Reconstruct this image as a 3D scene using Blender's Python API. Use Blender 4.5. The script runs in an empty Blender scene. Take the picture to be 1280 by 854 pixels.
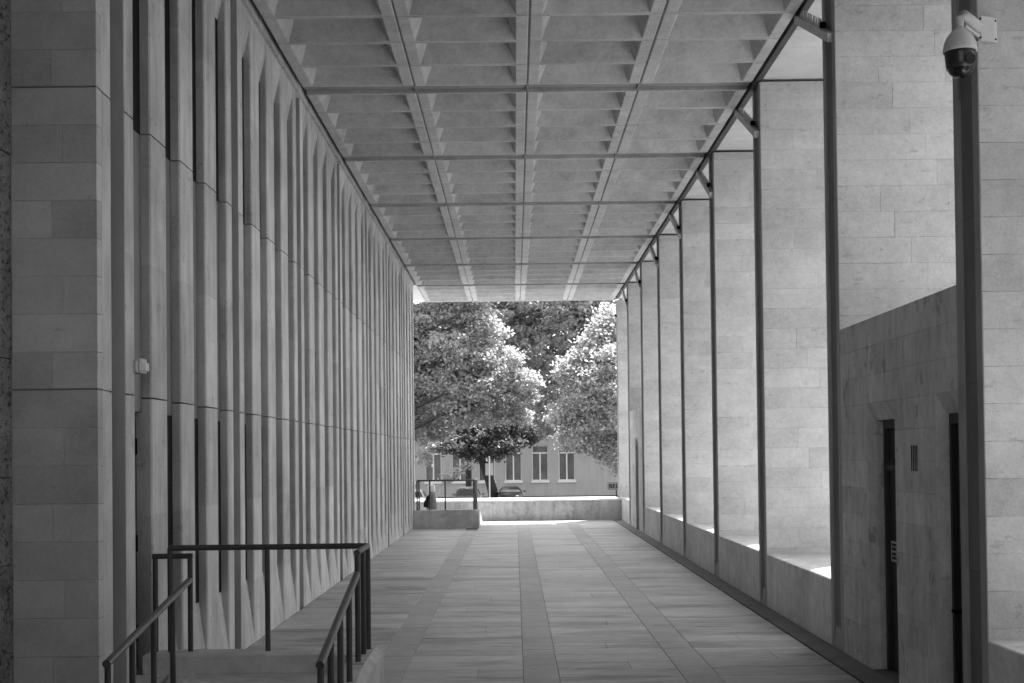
import bpy, bmesh, math, random
import numpy as np
from mathutils import Vector, Matrix, Euler

SC = bpy.context.scene
COL = SC.collection
rnd = random.Random(7)

# ------------------------------------------------------------------ camera
FPX, W, H = 1700.0, 1280.0, 854.0          # focal length in photo pixels
EYE = 1.85
VPU, VPV = 643.7, 570.0                    # vanishing point of the passage in the photo
ROLL, PITCH = 0.0113, 0.020
cam_d = bpy.data.cameras.new("camera")
cam = bpy.data.objects.new("camera", cam_d)
COL.objects.link(cam)
cam_d.sensor_fit = 'HORIZONTAL'
cam_d.sensor_width = 36.0
cam_d.lens = FPX / W * 36.0
cam_d.clip_start, cam_d.clip_end = 0.1, 4000.0
rot = Euler((math.pi/2 + PITCH, 0, 0)).to_matrix() @ Matrix.Rotation(-ROLL, 3, 'Z')
cam.matrix_world = Matrix.Translation((0, 0, EYE)) @ rot.to_4x4()
fw = rot.transposed() @ Vector((0, 1, 0))
cam_d.shift_x = FPX/W*(fw.x/-fw.z) - (VPU - W/2)/W
cam_d.shift_y = FPX/W*(fw.y/-fw.z) - (H/2 - VPV)/W
SC.camera = cam
SC.render.resolution_x, SC.render.resolution_y = 1024, 683

# ------------------------------------------------------------------ sky, sun, exposure
SUN_EL, SUN_AZ = math.radians(62), math.radians(35)     # azimuth from +Y towards +X
world = bpy.data.worlds.new("World")
SC.world = world
world.use_nodes = True
nt = world.node_tree
bg = nt.nodes["Background"]
sky = nt.nodes.new("ShaderNodeTexSky")
sky.sky_type = 'NISHITA'
sky.sun_disc = False
sky.sun_elevation = SUN_EL
sky.sun_rotation = SUN_AZ
bw = nt.nodes.new("ShaderNodeRGBToBW")                  # the photograph is black and white
nt.links.new(sky.outputs[0], bw.inputs[0])
nt.links.new(bw.outputs[0], bg.inputs[0])
bg.inputs[1].default_value = 0.15
sun_d = bpy.data.lights.new("sun", 'SUN')
sun_d.energy = 4.0
sun_d.angle = math.radians(0.5)
sun_d.color = (1, 1, 1)
sun = bpy.data.objects.new("sun", sun_d)
COL.objects.link(sun)
sdir = Vector((math.sin(SUN_AZ)*math.cos(SUN_EL), math.cos(SUN_AZ)*math.cos(SUN_EL), math.sin(SUN_EL)))
sun.rotation_euler = sdir.to_track_quat('Z', 'Y').to_euler()
sun.location = (30, 50, 60)
SC.view_settings.view_transform = 'Standard'
SC.view_settings.look = 'None'
SC.view_settings.exposure = 2.2
SC.view_settings.gamma = 1.0
SC.cycles.max_bounces = 10
SC.cycles.diffuse_bounces = 7
SC.cycles.transparent_max_bounces = 8

# ------------------------------------------------------------------ materials
def make_mat(name, base, rough=0.85, rnd_amt=0.0, terms=(), bump=0.0, bump_scale=30.0, bump_vec=(1, 1, 1),
             spec=0.3, metal=0.0, pits=None, rough_var=0.0):
    """grey material: base * (1 + object random + sum of world-position noises). terms: (amount, scale, (sx,sy,sz))"""
    m = bpy.data.materials.new(name)
    m.use_nodes = True
    t = m.node_tree
    N, L = t.nodes, t.links
    p = N["Principled BSDF"]
    p.inputs["Roughness"].default_value = rough
    p.inputs["Specular IOR Level"].default_value = spec
    p.inputs["Metallic"].default_value = metal
    geo = N.new("ShaderNodeNewGeometry")

    def math_n(op, a, b):
        n = N.new("ShaderNodeMath"); n.operation = op
        for i, v in enumerate((a, b)):
            if isinstance(v, (int, float)): n.inputs[i].default_value = v
            else: L.new(v, n.inputs[i])
        return n.outputs[0]

    def noise(scale, vec, detail=5.0, rgh=0.6):
        mp = N.new("ShaderNodeMapping"); mp.inputs["Scale"].default_value = vec
        L.new(geo.outputs["Position"], mp.inputs["Vector"])
        nz = N.new("ShaderNodeTexNoise")
        nz.inputs["Scale"].default_value = scale
        nz.inputs["Detail"].default_value = detail
        nz.inputs["Roughness"].default_value = rgh
        L.new(mp.outputs[0], nz.inputs["Vector"])
        return nz.outputs["Fac"]
    val = 1.0
    first = None
    if rnd_amt:
        oi = N.new("ShaderNodeObjectInfo")
        r = math_n('SUBTRACT', oi.outputs["Random"], 0.5)
        r = math_n('MULTIPLY', r, 2*rnd_amt)
        val = math_n('ADD', r, 1.0)
    for amt, sc, vec in terms:
        n = noise(sc, vec)
        if first is None: first = n
        n = math_n('SUBTRACT', n, 0.5)
        n = math_n('MULTIPLY', n, amt*6.5)
        val = math_n('ADD', n, val)
    if pits:
        n = noise(pits[0], pits[1], 3.0, 0.7)
        mr = N.new("ShaderNodeMapRange")
        mr.inputs[1].default_value = pits[2]; mr.inputs[2].default_value = pits[2]+0.06
        mr.inputs[3].default_value = 1.0; mr.inputs[4].default_value = pits[3]
        L.new(n, mr.inputs[0])
        val = math_n('MULTIPLY', val, mr.outputs[0])
    if isinstance(val, float):
        p.inputs["Base Color"].default_value = (base, base, base, 1)
    else:
        val = math_n('MAXIMUM', val, 0.15)
        val = math_n('MULTIPLY', val, base)
        cc = N.new("ShaderNodeCombineColor")
        for i in range(3): L.new(val, cc.inputs[i])
        L.new(cc.outputs[0], p.inputs["Base Color"])
    if rough_var and first is not None:
        rv = math_n('SUBTRACT', first, 0.5)
        rv = math_n('MULTIPLY', rv, rough_var*4)
        rv = math_n('ADD', rv, rough)
        L.new(rv, p.inputs["Roughness"])
    if bump:
        b = N.new("ShaderNodeBump")
        b.inputs["Strength"].default_value = 0.7
        b.inputs["Distance"].default_value = bump
        L.new(noise(bump_scale, bump_vec, 4.0), b.inputs["Height"])
        L.new(b.outputs[0], p.inputs["Normal"])
    return m

M = {}
M['limestone'] = make_mat('limestone', 0.48, 0.85, 0.085, [(0.09, 0.6, (1, 1, 1.6)), (0.07, 3.0, (1, 1, 1.5)), (0.06, 14, (1, 1, 1)), (0.07, 55, (1, 1, 1))],
                          0.006, 45, pits=(7.0, (1, 1, 2.2), 0.61, 0.80))
M['fin_stone'] = make_mat('fin_stone', 0.46, 0.85, 0.10, [(0.12, 0.7, (1, 1, 0.6)), (0.15, 5.0, (1.5, 1.5, 0.22)), (0.10, 3.0, (1, 1, 1)), (0.08, 50, (1, 1, 1))],
                          0.005, 45, pits=(6.0, (1, 1, 1.2), 0.62, 0.80))
M['pier_dark'] = make_mat('pier_dark', 0.34, 0.8, 0.08, [(0.10, 0.8, (1, 1, 1)), (0.09, 5, (1, 1, 0.4))], 0.003, 50)
M['groove'] = make_mat('groove', 0.16, 0.75, 0.08, [(0.10, 0.8, (1, 1, 1)), (0.10, 5, (1, 1, 0.4))], 0.003, 50)  # darker lining tone, deepened in colour for the shallow groove's missing shade
M['spandrel'] = make_mat('spandrel', 0.60, 0.8, 0.05, [(0.12, 0.9, (1, 1, 1)), (0.08, 4.0, (1.6, 1.6, 0.3)), (0.12, 7, (1, 1, 1)), (0.08, 40, (1, 1, 1))], 0.004, 50)
M['ledge'] = make_mat('ledge', 0.56, 0.7, 0.04, [(0.10, 1.5, (1, 1, 1)), (0.06, 30, (1, 1, 1))], 0.003, 40)
M['room_stone'] = make_mat('room_stone', 0.56, 0.85, 0.10, [(0.10, 0.9, (1, 1, 1)), (0.12, 4.5, (1.6, 1.6, 0.3)), (0.09, 12, (1, 1, 0.6)), (0.08, 50, (1, 1, 1))],
                           0.006, 45, pits=(4.0, (1, 1, 0.9), 0.60, 0.66))
M['concrete'] = make_mat('concrete', 0.42, 0.85, 0.07, [(0.08, 1.3, (1, 1, 1)), (0.10, 4.5, (1, 1, 1)), (0.08, 16, (1, 1, 1)), (0.06, 60, (1, 1, 1))],
                         0.006, 30, pits=(12.0, (1, 1, 1), 0.69, 0.6))
M['concrete_dark'] = make_mat('concrete_dark', 0.25, 0.9, 0.05, [(0.12, 1.3, (1, 1, 1)), (0.08, 8.0, (1, 1, 1))], 0.004, 35,
                              pits=(6.0, (1.5, 1, 1), 0.64, 0.6))
M['ramp_concrete'] = make_mat('ramp_concrete', 0.46, 0.85, 0.03, [(0.14, 1.3, (1, 1, 1)), (0.16, 6.0, (1, 1, 1)), (0.06, 60, (1, 1, 1))], 0.004, 50)
M['corner_stone'] = make_mat('corner_stone', 0.44, 0.85, 0.13, [(0.12, 0.5, (1, 1, 1.6)), (0.08, 4.0, (1, 1, 1)), (0.06, 40, (1, 1, 1))],
                             0.004, 60, pits=(9.0, (1, 1, 1.6), 0.68, 0.82))
M['rough_stone'] = make_mat('rough_stone', 0.20, 0.95, 0.1, [(0.2, 3.0, (1, 1, 1.6)), (0.2, 18, (1, 1, 1.5))], 0.03, 14,
                            pits=(16.0, (1, 1, 1.8), 0.55, 0.25))
M['slab'] = make_mat('slab', 0.40, 0.48, 0.18, [(0.17, 2.6, (0.14, 3.0, 1)), (0.12, 8.0, (0.4, 2.5, 1)), (0.12, 1.0, (1, 1.5, 1)), (0.10, 5, (1, 1.5, 1)), (0.07, 60, (1, 1, 1))],
                     0.003, 30, (0.5, 2, 1), spec=0.4, rough_var=0.22, pits=(0.9, (0.45, 1.7, 1), 0.53, 0.66))
M['band_slab'] = make_mat('band_slab', 0.365, 0.55, 0.07, [(0.12, 1.2, (1, 1, 1)), (0.10, 5, (1, 1.6, 1)), (0.08, 30, (1, 1, 1))], 0.002, 60, spec=0.4)
M['joint'] = make_mat('joint', 0.17, 0.95)
M['gutter'] = make_mat('gutter', 0.19, 0.7, 0.1, [(0.15, 2.0, (1, 1, 1)), (0.1, 30, (1, 1, 1))], 0.003, 50)
M['black'] = make_mat('black_void', 0.012, 0.9, spec=0.05)
M['pane'] = make_mat('pane', 0.010, 0.6, spec=0.06)
M['beam_metal'] = make_mat('beam_metal', 0.075, 0.6, 0.05, [(0.15, 2, (1, 1, 1))], spec=0.3)
M['rail_metal'] = make_mat('rail_metal', 0.050, 0.42, 0.05, [(0.12, 6, (1, 1, 1)), (0.08, 60, (1, 1, 1))], 0.0006, 120, spec=0.45)
M['handrail_metal'] = make_mat('handrail_metal', 0.075, 0.36, 0.0, [(0.18, 8, (1, 1, 1)), (0.08, 60, (1, 1, 1))], 0.0006, 120, spec=0.5)
M['strut'] = make_mat('strut', 0.46, 0.5, 0.0, [(0.15, 8, (1, 1, 1))], spec=0.4)
M['door'] = make_mat('door', 0.030, 0.5, 0.0, [(0.12, 3, (1, 1, 0.4))], spec=0.3)
M['door_frame'] = make_mat('door_frame', 0.055, 0.6, spec=0.3)
M['white_plastic'] = make_mat('white_plastic', 0.47, 0.4, 0.0, [(0.03, 12, (1, 1, 1))], spec=0.4)
M['grey_plastic'] = make_mat('grey_plastic', 0.42, 0.5, 0.0, [(0.06, 20, (1, 1, 1))])
M['dark_plastic'] = make_mat('dark_plastic', 0.02, 0.3, spec=0.4)
M['smoked'] = make_mat('smoked_dome', 0.012, 0.08, spec=0.4)
M['sign_white'] = make_mat('sign_white', 0.5, 0.5)
M['sign_grey'] = make_mat('sign_grey', 0.22, 0.6)
M['sign_black'] = make_mat('sign_black', 0.02, 0.6)
M['parapet'] = make_mat('parapet', 0.42, 0.85, 0.05, [(0.16, 0.8, (1, 1, 1)), (0.18, 4, (1.6, 1.6, 0.4)), (0.12, 12, (1, 1, 1))], 0.003, 40, pits=(3.0, (1, 1, 1), 0.62, 0.8))
M['coping'] = make_mat('coping', 0.62, 0.8, 0.03, [(0.06, 2, (1, 1, 1))])
M['plaza'] = make_mat('plaza', 0.24, 0.85, 0.0, [(0.12, 1.0, (1, 1, 1))])
M['asphalt'] = make_mat('asphalt', 0.06, 0.9, 0.0, [(0.15, 2.0, (1, 1, 1))])
M['facade'] = make_mat('facade', 0.40, 0.85, 0.0, [(0.06, 0.4, (1, 1, 1)), (0.08, 1.5, (2, 2, 0.25))], 0.003, 20)
M['facade_trim'] = make_mat('facade_trim', 0.75, 0.7, 0.0, [(0.05, 2, (1, 1, 1))])
M['facade_glass'] = make_mat('facade_glass', 0.14, 0.25, 0.25, [(0.25, 1.2, (1, 1, 0.6))], spec=0.3)
M['car_grey'] = make_mat('car_grey', 0.13, 0.3, spec=0.5)
M['car_white'] = make_mat('car_white', 0.5, 0.3, spec=0.5)
M['car_dark'] = make_mat('car_dark', 0.05, 0.3, spec=0.5)
M['car_glass'] = make_mat('car_glass', 0.03, 0.1, spec=0.5)
M['car_glass_reflection'] = make_mat('car_glass_reflection', 0.35, 0.25, 0.0, [(0.3, 3, (1, 1, 1))], spec=0.5)  # windscreen reflection put into a pale mottled colour
M['tyre'] = make_mat('tyre', 0.02, 0.85)
M['chrome'] = make_mat('chrome', 0.6, 0.3, metal=0.6)
M['lamp_red'] = make_mat('lamp_lens', 0.12, 0.3)
M['bark'] = make_mat('bark', 0.045, 0.95, 0.0, [(0.2, 6, (1, 1, 0.3))], 0.03, 12, (1, 1, 0.3))
M['coat'] = make_mat('coat', 0.16, 0.9, 0.0, [(0.1, 12, (1, 1, 1))], 0.004, 60)
M['dark_cloth'] = make_mat('dark_cloth', 0.015, 0.9, 0.0, [(0.1, 12, (1, 1, 1))])
M['skin'] = make_mat('skin', 0.34, 0.6)
M['hair'] = make_mat('white_hair', 0.72, 0.7, 0.0, [(0.12, 50, (1, 1, 0.2))])

def leaf_mat(name, base, trans, var):
    m = bpy.data.materials.new(name); m.use_nodes = True
    t = m.node_tree; N, L = t.nodes, t.links
    N.remove(N["Principled BSDF"])
    out = N["Material Output"]
    at = N.new("ShaderNodeAttribute"); at.attribute_name = "tone"
    mr = N.new("ShaderNodeMapRange")
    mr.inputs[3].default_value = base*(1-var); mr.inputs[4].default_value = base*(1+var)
    L.new(at.outputs["Fac"], mr.inputs[0])
    d = N.new("ShaderNodeBsdfDiffuse"); tr = N.new("ShaderNodeBsdfTranslucent"); g = N.new("ShaderNodeBsdfGlossy")
    g.inputs["Roughness"].default_value = 0.45; g.inputs["Color"].default_value = (0.5, 0.5, 0.5, 1)
    for n in (d, tr): L.new(mr.outputs[0], n.inputs["Color"])
    mx = N.new("ShaderNodeMixShader"); mx.inputs[0].default_value = trans
    L.new(d.outputs[0], mx.inputs[1]); L.new(tr.outputs[0], mx.inputs[2])
    m2 = N.new("ShaderNodeMixShader"); m2.inputs[0].default_value = 0.04
    L.new(mx.outputs[0], m2.inputs[1]); L.new(g.outputs[0], m2.inputs[2])
    L.new(m2.outputs[0], out.inputs["Surface"])
    return m
M['leaf'] = leaf_mat('leaf', 0.46, 0.50, 0.4)
M['leaf_mid'] = leaf_mat('leaf_mid', 0.58, 0.58, 0.35)
M['leaf_shade'] = leaf_mat('leaf_shade', 0.16, 0.40, 0.5)  # dark leaf colour stands in for the shaded underside of the crown

# ------------------------------------------------------------------ mesh helpers
class MB:
    def __init__(s): s.v, s.f, s.sm = [], [], []
    def add(s, vs, fs, smooth=False):
        o = len(s.v); s.v += [tuple(v) for v in vs]
        for f in fs: s.f.append([i+o for i in f]); s.sm.append(smooth)
        return s
    def box(s, x0, x1, y0, y1, z0, z1):
        return s.add([(x0,y0,z0),(x1,y0,z0),(x1,y1,z0),(x0,y1,z0),(x0,y0,z1),(x1,y0,z1),(x1,y1,z1),(x0,y1,z1)],
                     [(3,2,1,0),(4,5,6,7),(0,1,5,4),(1,2,6,5),(2,3,7,6),(3,0,4,7)])
    def prism(s, poly, axis, a, b):
        """poly: 2D ring. axis 'z': (x,y) 'x': (y,z) 'y': (x,z)"""
        area = sum(poly[i][0]*poly[(i+1)%len(poly)][1]-poly[(i+1)%len(poly)][0]*poly[i][1] for i in range(len(poly)))
        if area < 0: poly = poly[::-1]
        n = len(poly)
        mk = {'z': lambda p, t: (p[0], p[1], t), 'x': lambda p, t: (t, p[0], p[1]), 'y': lambda p, t: (p[0], t, p[1])}[axis]
        vs = [mk(p, a) for p in poly] + [mk(p, b) for p in poly]
        fs = [list(range(n))[::-1], list(range(n, 2*n))] + [(i, (i+1) % n, n+(i+1) % n, n+i) for i in range(n)]
        if axis == 'y': fs = [list(f)[::-1] for f in fs]
        return s.add(vs, fs)
    def tube(s, pts, r, n=10, caps=True, sy=1.0):
        pts = [Vector(p) for p in pts]
        rings = []
        for i, p in enumerate(pts):
            d = (pts[min(i+1, len(pts)-1)] - pts[max(i-1, 0)]).normalized()
            up = Vector((0, 0, 1)) if abs(d.z) < 0.9 else Vector((0, 1, 0))
            a = d.cross(up).normalized(); b = a.cross(d).normalized()
            rr = r[i] if isinstance(r, (list, tuple)) else r
            if 0 < i < len(pts)-1:
                d0 = (p-pts[i-1]).normalized(); c = max(0.5, d0.dot(d)); 
            else: c = 1.0
            rings.append([p + a*math.cos(2*math.pi*k/n)*rr/c + b*math.sin(2*math.pi*k/n)*rr*sy for k in range(n)])
        vs = [v for rg in rings for v in rg]
        fs = []
        for i in range(len(rings)-1):
            for k in range(n):
                k2 = (k+1) % n
                fs.append((i*n+k2, i*n+k, (i+1)*n+k, (i+1)*n+k2))
        s.add(vs, fs, True)
        if caps:
            s.add(rings[0], [list(range(n))]); s.add(rings[-1], [list(range(n))[::-1]])
        return s
    def lathe(s, prof, c, n=24):
        cx, cy, cz = c
        vs = [(cx+r*math.cos(2*math.pi*k/n), cy+r*math.sin(2*math.pi*k/n), cz+z) for r, z in prof for k in range(n)]
        fs = []
        for i in range(len(prof)-1):
            for k in range(n):
                k2 = (k+1) % n
                fs.append((i*n+k, i*n+k2, (i+1)*n+k2, (i+1)*n+k))
        return s.add(vs, fs, True)
    def mesh(s, name, mat, off=(0, 0, 0)):
        me = bpy.data.meshes.new(name)
        ox, oy, oz = off
        me.from_pydata([(x-ox, y-oy, z-oz) for x, y, z in s.v], [], s.f)
        me.polygons.foreach_set("use_smooth", s.sm)
        if mat: me.materials.append(mat)
        me.update()
        return me
    def build(s, name, mat, parent=None):
        off = world_loc(parent) if parent else (0, 0, 0)
        o = bpy.data.objects.new(name, s.mesh(name, mat, off))
        COL.objects.link(o)
        if parent: o.parent = parent
        return o

def world_loc(o):
    v = Vector((0, 0, 0))
    while o: v += o.location; o = o.parent
    return v
def thing(name, label, cat, loc=(0, 0, 0), group=None, kind=None):
    o = bpy.data.objects.new(name, None); COL.objects.link(o); o.location = loc
    o.empty_display_size = 0.2
    return tag(o, label, cat, group, kind)
def tag(o, label=None, cat=None, group=None, kind=None):
    if label: o["label"] = label
    if cat: o["category"] = cat
    if group: o["group"] = group
    if kind: o["kind"] = kind
    return o
def inst(name, mesh, parent, pos):
    """place a shared mesh (built about its own origin) at a world position"""
    o = bpy.data.objects.new(name, mesh); COL.objects.link(o)
    if parent: o.parent = parent; o.location = Vector(pos) - world_loc(parent)
    else: o.location = pos
    return o
_bc = {}
def block(name, parent, mat, x0, x1, y0, y1, z0, z1, cham=0.004, face='-y'):
    """one stone: a box with a chamfered show face, mesh shared between stones of one size"""
    key = (name, mat.name, round(x1-x0, 4), round(y1-y0, 4), round(z1-z0, 4), face)
    me = _bc.get(key)
    if me is None:
        sx, sy, sz, c = x1-x0, y1-y0, z1-z0, cham
        b = MB()
        if face == '-y':
            vs = [(c,0,c),(sx-c,0,c),(sx-c,0,sz-c),(c,0,sz-c),(0,c,0),(sx,c,0),(sx,c,sz),(0,c,sz),(0,sy,0),(sx,sy,0),(sx,sy,sz),(0,sy,sz)]
        elif face == '-x':
            vs = [(0,sy-c,c),(0,c,c),(0,c,sz-c),(0,sy-c,sz-c),(c,sy,0),(c,0,0),(c,0,sz),(c,sy,sz),(sx,sy,0),(sx,0,0),(sx,0,sz),(sx,sy,sz)]
        elif face == 'z':
            vs = [(c,c,sz),(sx-c,c,sz),(sx-c,sy-c,sz),(c,sy-c,sz),(0,0,sz-c),(sx,0,sz-c),(sx,sy,sz-c),(0,sy,sz-c),(0,0,0),(sx,0,0),(sx,sy,0),(0,sy,0)]
        b.add(vs, [(0,1,2,3)] + [(4+i, 4+(i+1)%4, (i+1)%4, i) for i in range(4)] + [(8+i, 8+(i+1)%4, 4+(i+1)%4, 4+i) for i in range(4)] + [(11,10,9,8)])
        me = b.mesh(name, mat); _bc[key] = me
    return inst(name, me, parent, (x0, y0, z0))

# ------------------------------------------------------------------ layout numbers (metres)
B = 3.84                       # bay length
XL, XR = -2.64, 3.02           # left wall face, right wall face
ZC = EYE + 4.53                # ceiling underside
N0, TH = 8.75, 0.50            # near face of first right pier, pier thickness
J0 = 8.93                      # first joint of the left wall
S0 = 8.85                      # first transverse strip of the ceiling and floor
XO = 4.66                      # outer end of the piers
def N(k): return N0 + B*k
def J(k): return J0 + B*k
def S(k): return S0 + B*k
ROOF_END = 39.5
SILL = 0.63

# ------------------------------------------------------------------ ground, terrace, street
ZS = -1.65
MB().box(-900, 900, -300, 1500, ZS-0.5, ZS).build('street', M['asphalt'])["kind"] = "structure"
b = MB().box(-14, 16, -12, 41.1, ZS, -0.012)
b.build('terrace', M['joint'])["kind"] = "structure"
pz = MB().box(XO+0.12, 15.9, -12, 41.0, -0.011, 0.0).box(-13.9, XO+0.119, -12, 1.1, -0.011, 0.0).build('plaza', M['plaza']); pz["kind"] = "structure"  # unseen bright ground, added to bounce light into the passage
pv = MB().box(-13.9, 15.9, 41.3, 76.0, ZS, ZS+0.05)
pv.build('lawn', M['plaza'])["kind"] = "structure"

# paving: slabs laid in fields between plain bands
paving = thing('paving', None, None, (0, 10, 0), kind='structure')
MB().box(XL-0.2, XR, 1.15, 38.85, -0.0118, -0.007).build('mortar_bed', M['joint'], paving)
fields = [(-2.64, -1.27), (-0.97, 0.05), (0.35, 1.38), (1.68, 2.765)]
bands = [(-1.27, -0.97), (0.05, 0.35), (1.38, 1.68)]
slabs = []
G = 0.0015
for k in range(-2, 8):
    y0 = S(k); ym = y0 + 0.33; y1 = S(k+1)
    if k == 7: y1 = 38.84
    for f in fields: slabs.append((f[0], f[1], y0, ym, 'slab'))
    for f in bands:
        slabs.append((f[0], f[1], y0, ym, 'band_slab'))
        h = (ym+y1)/2
        slabs.append((f[0], f[1], ym, h, 'band_slab')); slabs.append((f[0], f[1], h, y1, 'band_slab'))
    nr = 8
    for r in range(nr):
        a = ym + (y1-ym)*r/nr; c = ym + (y1-ym)*(r+1)/nr
        for i, f in enumerate(fields):
            s = (0.5, 0.36, 0.62)[(r*2+i+k) % 3]
            m_ = f[0] + (f[1]-f[0])*s
            if (r*5+i*3+k*2) % 4 == 0:
                slabs.append((f[0], m_, a, c, 'slab')); slabs.append((m_, f[1], a, c, 'slab'))
            else: slabs.append((f[0], f[1], a, c, 'slab'))
def slab_ok(s):
    if s[3] > 35.4 and s[0] < -0.96 and s[1] <= 0: return False      # stair opening at the far left
    if s[3] < 10.0 and s[1] < -0.9: return False
    return True
slabs = [s for s in slabs if slab_ok(s)]
seen = sorted([s for s in slabs if s[2] > 10.2], key=lambda s: s[2])
near, rest = seen[:298], seen[298:] + [s for s in slabs if s[2] <= 10.2]
for s in near:
    zt = rnd.uniform(-0.0012, 0.0012)
    block('paving_slab', paving, M[s[4]], s[0]+G, s[1]-G, s[2]+G, s[3]-G, -0.0065+zt, zt, 0.0035, 'z')
for nm in ('slab', 'band_slab'):
    b = MB()
    for s in rest:
        if s[4] == nm: b.box(s[0]+G, s[1]-G, s[2]+G, s[3]-G, -0.0065, rnd.uniform(-0.001, 0.001))
    b.build('far_paving_slabs', M[nm], paving)["kind"] = "stuff"
for k in range(-2, 8):
    b = MB().box(2.785, XR, S(k)+0.003, min(S(k+1), 38.84)-0.003, -0.0065, 0.002)
    b.build('gutter_stone', M['gutter'], paving)
MB().box(2.768, 2.782, S(-2), 38.84, -0.0066, -0.004).build('drain_slot', M['black'], paving)

# ------------------------------------------------------------------ left fluted wall
wall = thing('fluted_wall', 'long pale stone wall of tall vertical fins and slot windows along the left of the passage', 'wall', (XL, 8.93, 0))
MB().box(-6.0, -2.87, 8.93, 35.72, -0.3, 6.75).build('wall_core', M['fin_stone'], wall)
HALF, FIN = 0.23, 0.44
def fin_mesh(w, z0, z1):
    c = 0.012
    return MB().prism([(-0.21, 0), (-c, 0), (0, c), (0, w-c), (-c, w), (-0.21, w)], 'z', z0, z1)
Z1, Z2, ZT = 2.30, 4.23, 6.35
tiers = [(0.0, 0.628), (0.629, 1.449), (1.45, Z1-0.006), (Z1+0.006, 3.269), (3.27, Z2-0.006), (Z2+0.006, 5.299), (5.30, ZT)]
fm = {(w, i): fin_mesh(w, *t).mesh('stone_fin', M['fin_stone']) for w in (HALF, FIN) for i, t in enumerate(tiers)}
gap = (B-0.30-2*HALF-3*FIN)/4
REC = 0.075
def gm(b, name, mat): return b.mesh(name, mat)
sill_m = MB().prism([(-REC-0.08, 0.0), (-0.004, 0.0), (-0.004, 0.05), (-REC, 0.63), (-REC-0.08, 0.63)], 'y', 0.001, gap-0.001).mesh('sloped_sill', M['fin_stone'])
head_m = MB().prism([(-REC-0.08, ZT), (-0.003, ZT), (-0.003, 6.24), (-REC, 5.92), (-REC-0.08, 5.92)], 'y', 0.001, gap-0.001).mesh('sloped_head', M['fin_stone'])
pan_m = MB().box(-REC-0.08, -REC, 0.001, gap-0.001, Z1-0.10, Z2-0.006).mesh('infill_panel', M['groove'])
pl_m = MB().box(-REC-0.06, -REC, 0.001, gap-0.001, 0.631, Z1-0.101).mesh('window_pane', M['pane'])
pu_m = MB().box(-REC-0.06, -REC, 0.001, gap-0.001, Z2-0.005, 5.919).mesh('window_pane', M['pane'])
js_m = MB().box(-0.235, -0.19, 0.0, 0.30, 0.0, 6.35).mesh('joint_strip', M['fin_stone'])
BAYS = 7
jl_m = MB().box(-0.188, -0.003, -0.004, -0.0004, 0.0, 6.35).mesh('joint_shade', M['pier_dark'])  # thin dark sheet added over the recess jamb, recess shade as colour
for k in range(BAYS):
    y = J(k) + 0.30
    inst('joint_strip', js_m, wall, (XL, J(k), 0)); inst('joint_shade', jl_m, wall, (XL, J(k)+0.30, 0))
    for i in range(5):
        w = HALF if i in (0, 4) else FIN
        for t in range(len(tiers)): inst('stone_fin', fm[(w, t)], wall, (XL, y, 0))
        y += w
        if i < 4:
            door_here = (k == 0 and i == 0)
            if not door_here:
                inst('sloped_sill', sill_m, wall, (XL, y, 0)); inst('window_pane', pl_m, wall, (XL, y, 0))
            inst('infill_panel', pan_m, wall, (XL, y, 0)); inst('window_pane', pu_m, wall, (XL, y, 0))
            inst('sloped_head', head_m, wall, (XL, y, 0))
            y += gap
inst('joint_strip', js_m, wall, (XL, J(BAYS), 0))
# narrow door in the first slot
yd = J(0)+0.30+HALF
dr = thing('slot_door', 'narrow dark door with side hinges in the slot of the left wall below a small grey box', 'door', (XL-0.1, yd, 0.34))
MB().box(XL-0.17, XL-0.13, yd+0.03, yd+gap-0.03, 0.345, 2.14).build('door_panel', M['door'], dr)
fr = MB().box(XL-0.17, XL-0.115, yd+0.001, yd+0.029, 0.345, 2.195).box(XL-0.17, XL-0.115, yd+gap-0.029, yd+gap-0.001, 0.345, 2.195)
fr.box(XL-0.17, XL-0.115, yd+0.0295, yd+gap-0.0295, 2.141, 2.195).build('door_frame', M['door_frame'], dr)
for z in (0.6, 1.25, 1.95):
    MB().tube([(XL-0.108, yd+gap-0.05, z-0.06), (XL-0.108, yd+gap-0.05, z+0.06)], 0.014, 8).build('hinge', M['black'], dr)

# left corner pier, its stones
cp = thing('corner_pier', 'square pier of coursed grey stone blocks at the left, nearest the camera', 'pier', (-2.9, 8.65, 0))
CY0 = 8.62
MB().box(-3.19, XL-0.02, CY0+0.0045, J0-0.014, -0.2, 6.33).build('pier_core', M['corner_stone'], cp)
CH = 0.24125
za = 4.23
zs = []
z = za
while z > -0.1: z -= CH
while z < 6.3:
    zs.append((max(z, -0.1), min(z+CH, 6.33))); z += CH
for i, (a, c) in enumerate(zs):
    if c - a < 0.03: continue
    g = 0.0018 if min(abs(a-za), abs(a-2.30)) > 0.02 else 0.010
    sp = [(-3.185, XL)] if i % 2 else [(-3.185, -2.86 if i % 4 == 0 else -2.93), (-2.86 if i % 4 == 0 else -2.93, XL)]
    for x0, x1 in sp:
        block('stone_block', cp, M['corner_stone'], x0+0.001, x1-0.001, CY0+rnd.uniform(-0.001, 0.001), CY0+0.10, a+g, c-0.0018, 0.003)
for zj in (2.30, 4.23):
    MB().box(-3.184, XL-0.003, CY0+0.003, CY0+0.05, zj-0.001, zj+0.0095).build('joint_seal', M['groove'], cp)
for a, c in ((-0.1, Z1-0.006), (Z1+0.006, Z2-0.006), (Z2+0.006, 6.33)):
    MB().prism([(XL-0.10, CY0+0.102), (XL-0.001, CY0+0.102), (XL-0.001, J0-0.012), (XL-0.011, J0-0.001), (XL-0.10, J0-0.001)], 'z', a, c).build('side_stone', M['fin_stone'], cp)
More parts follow.
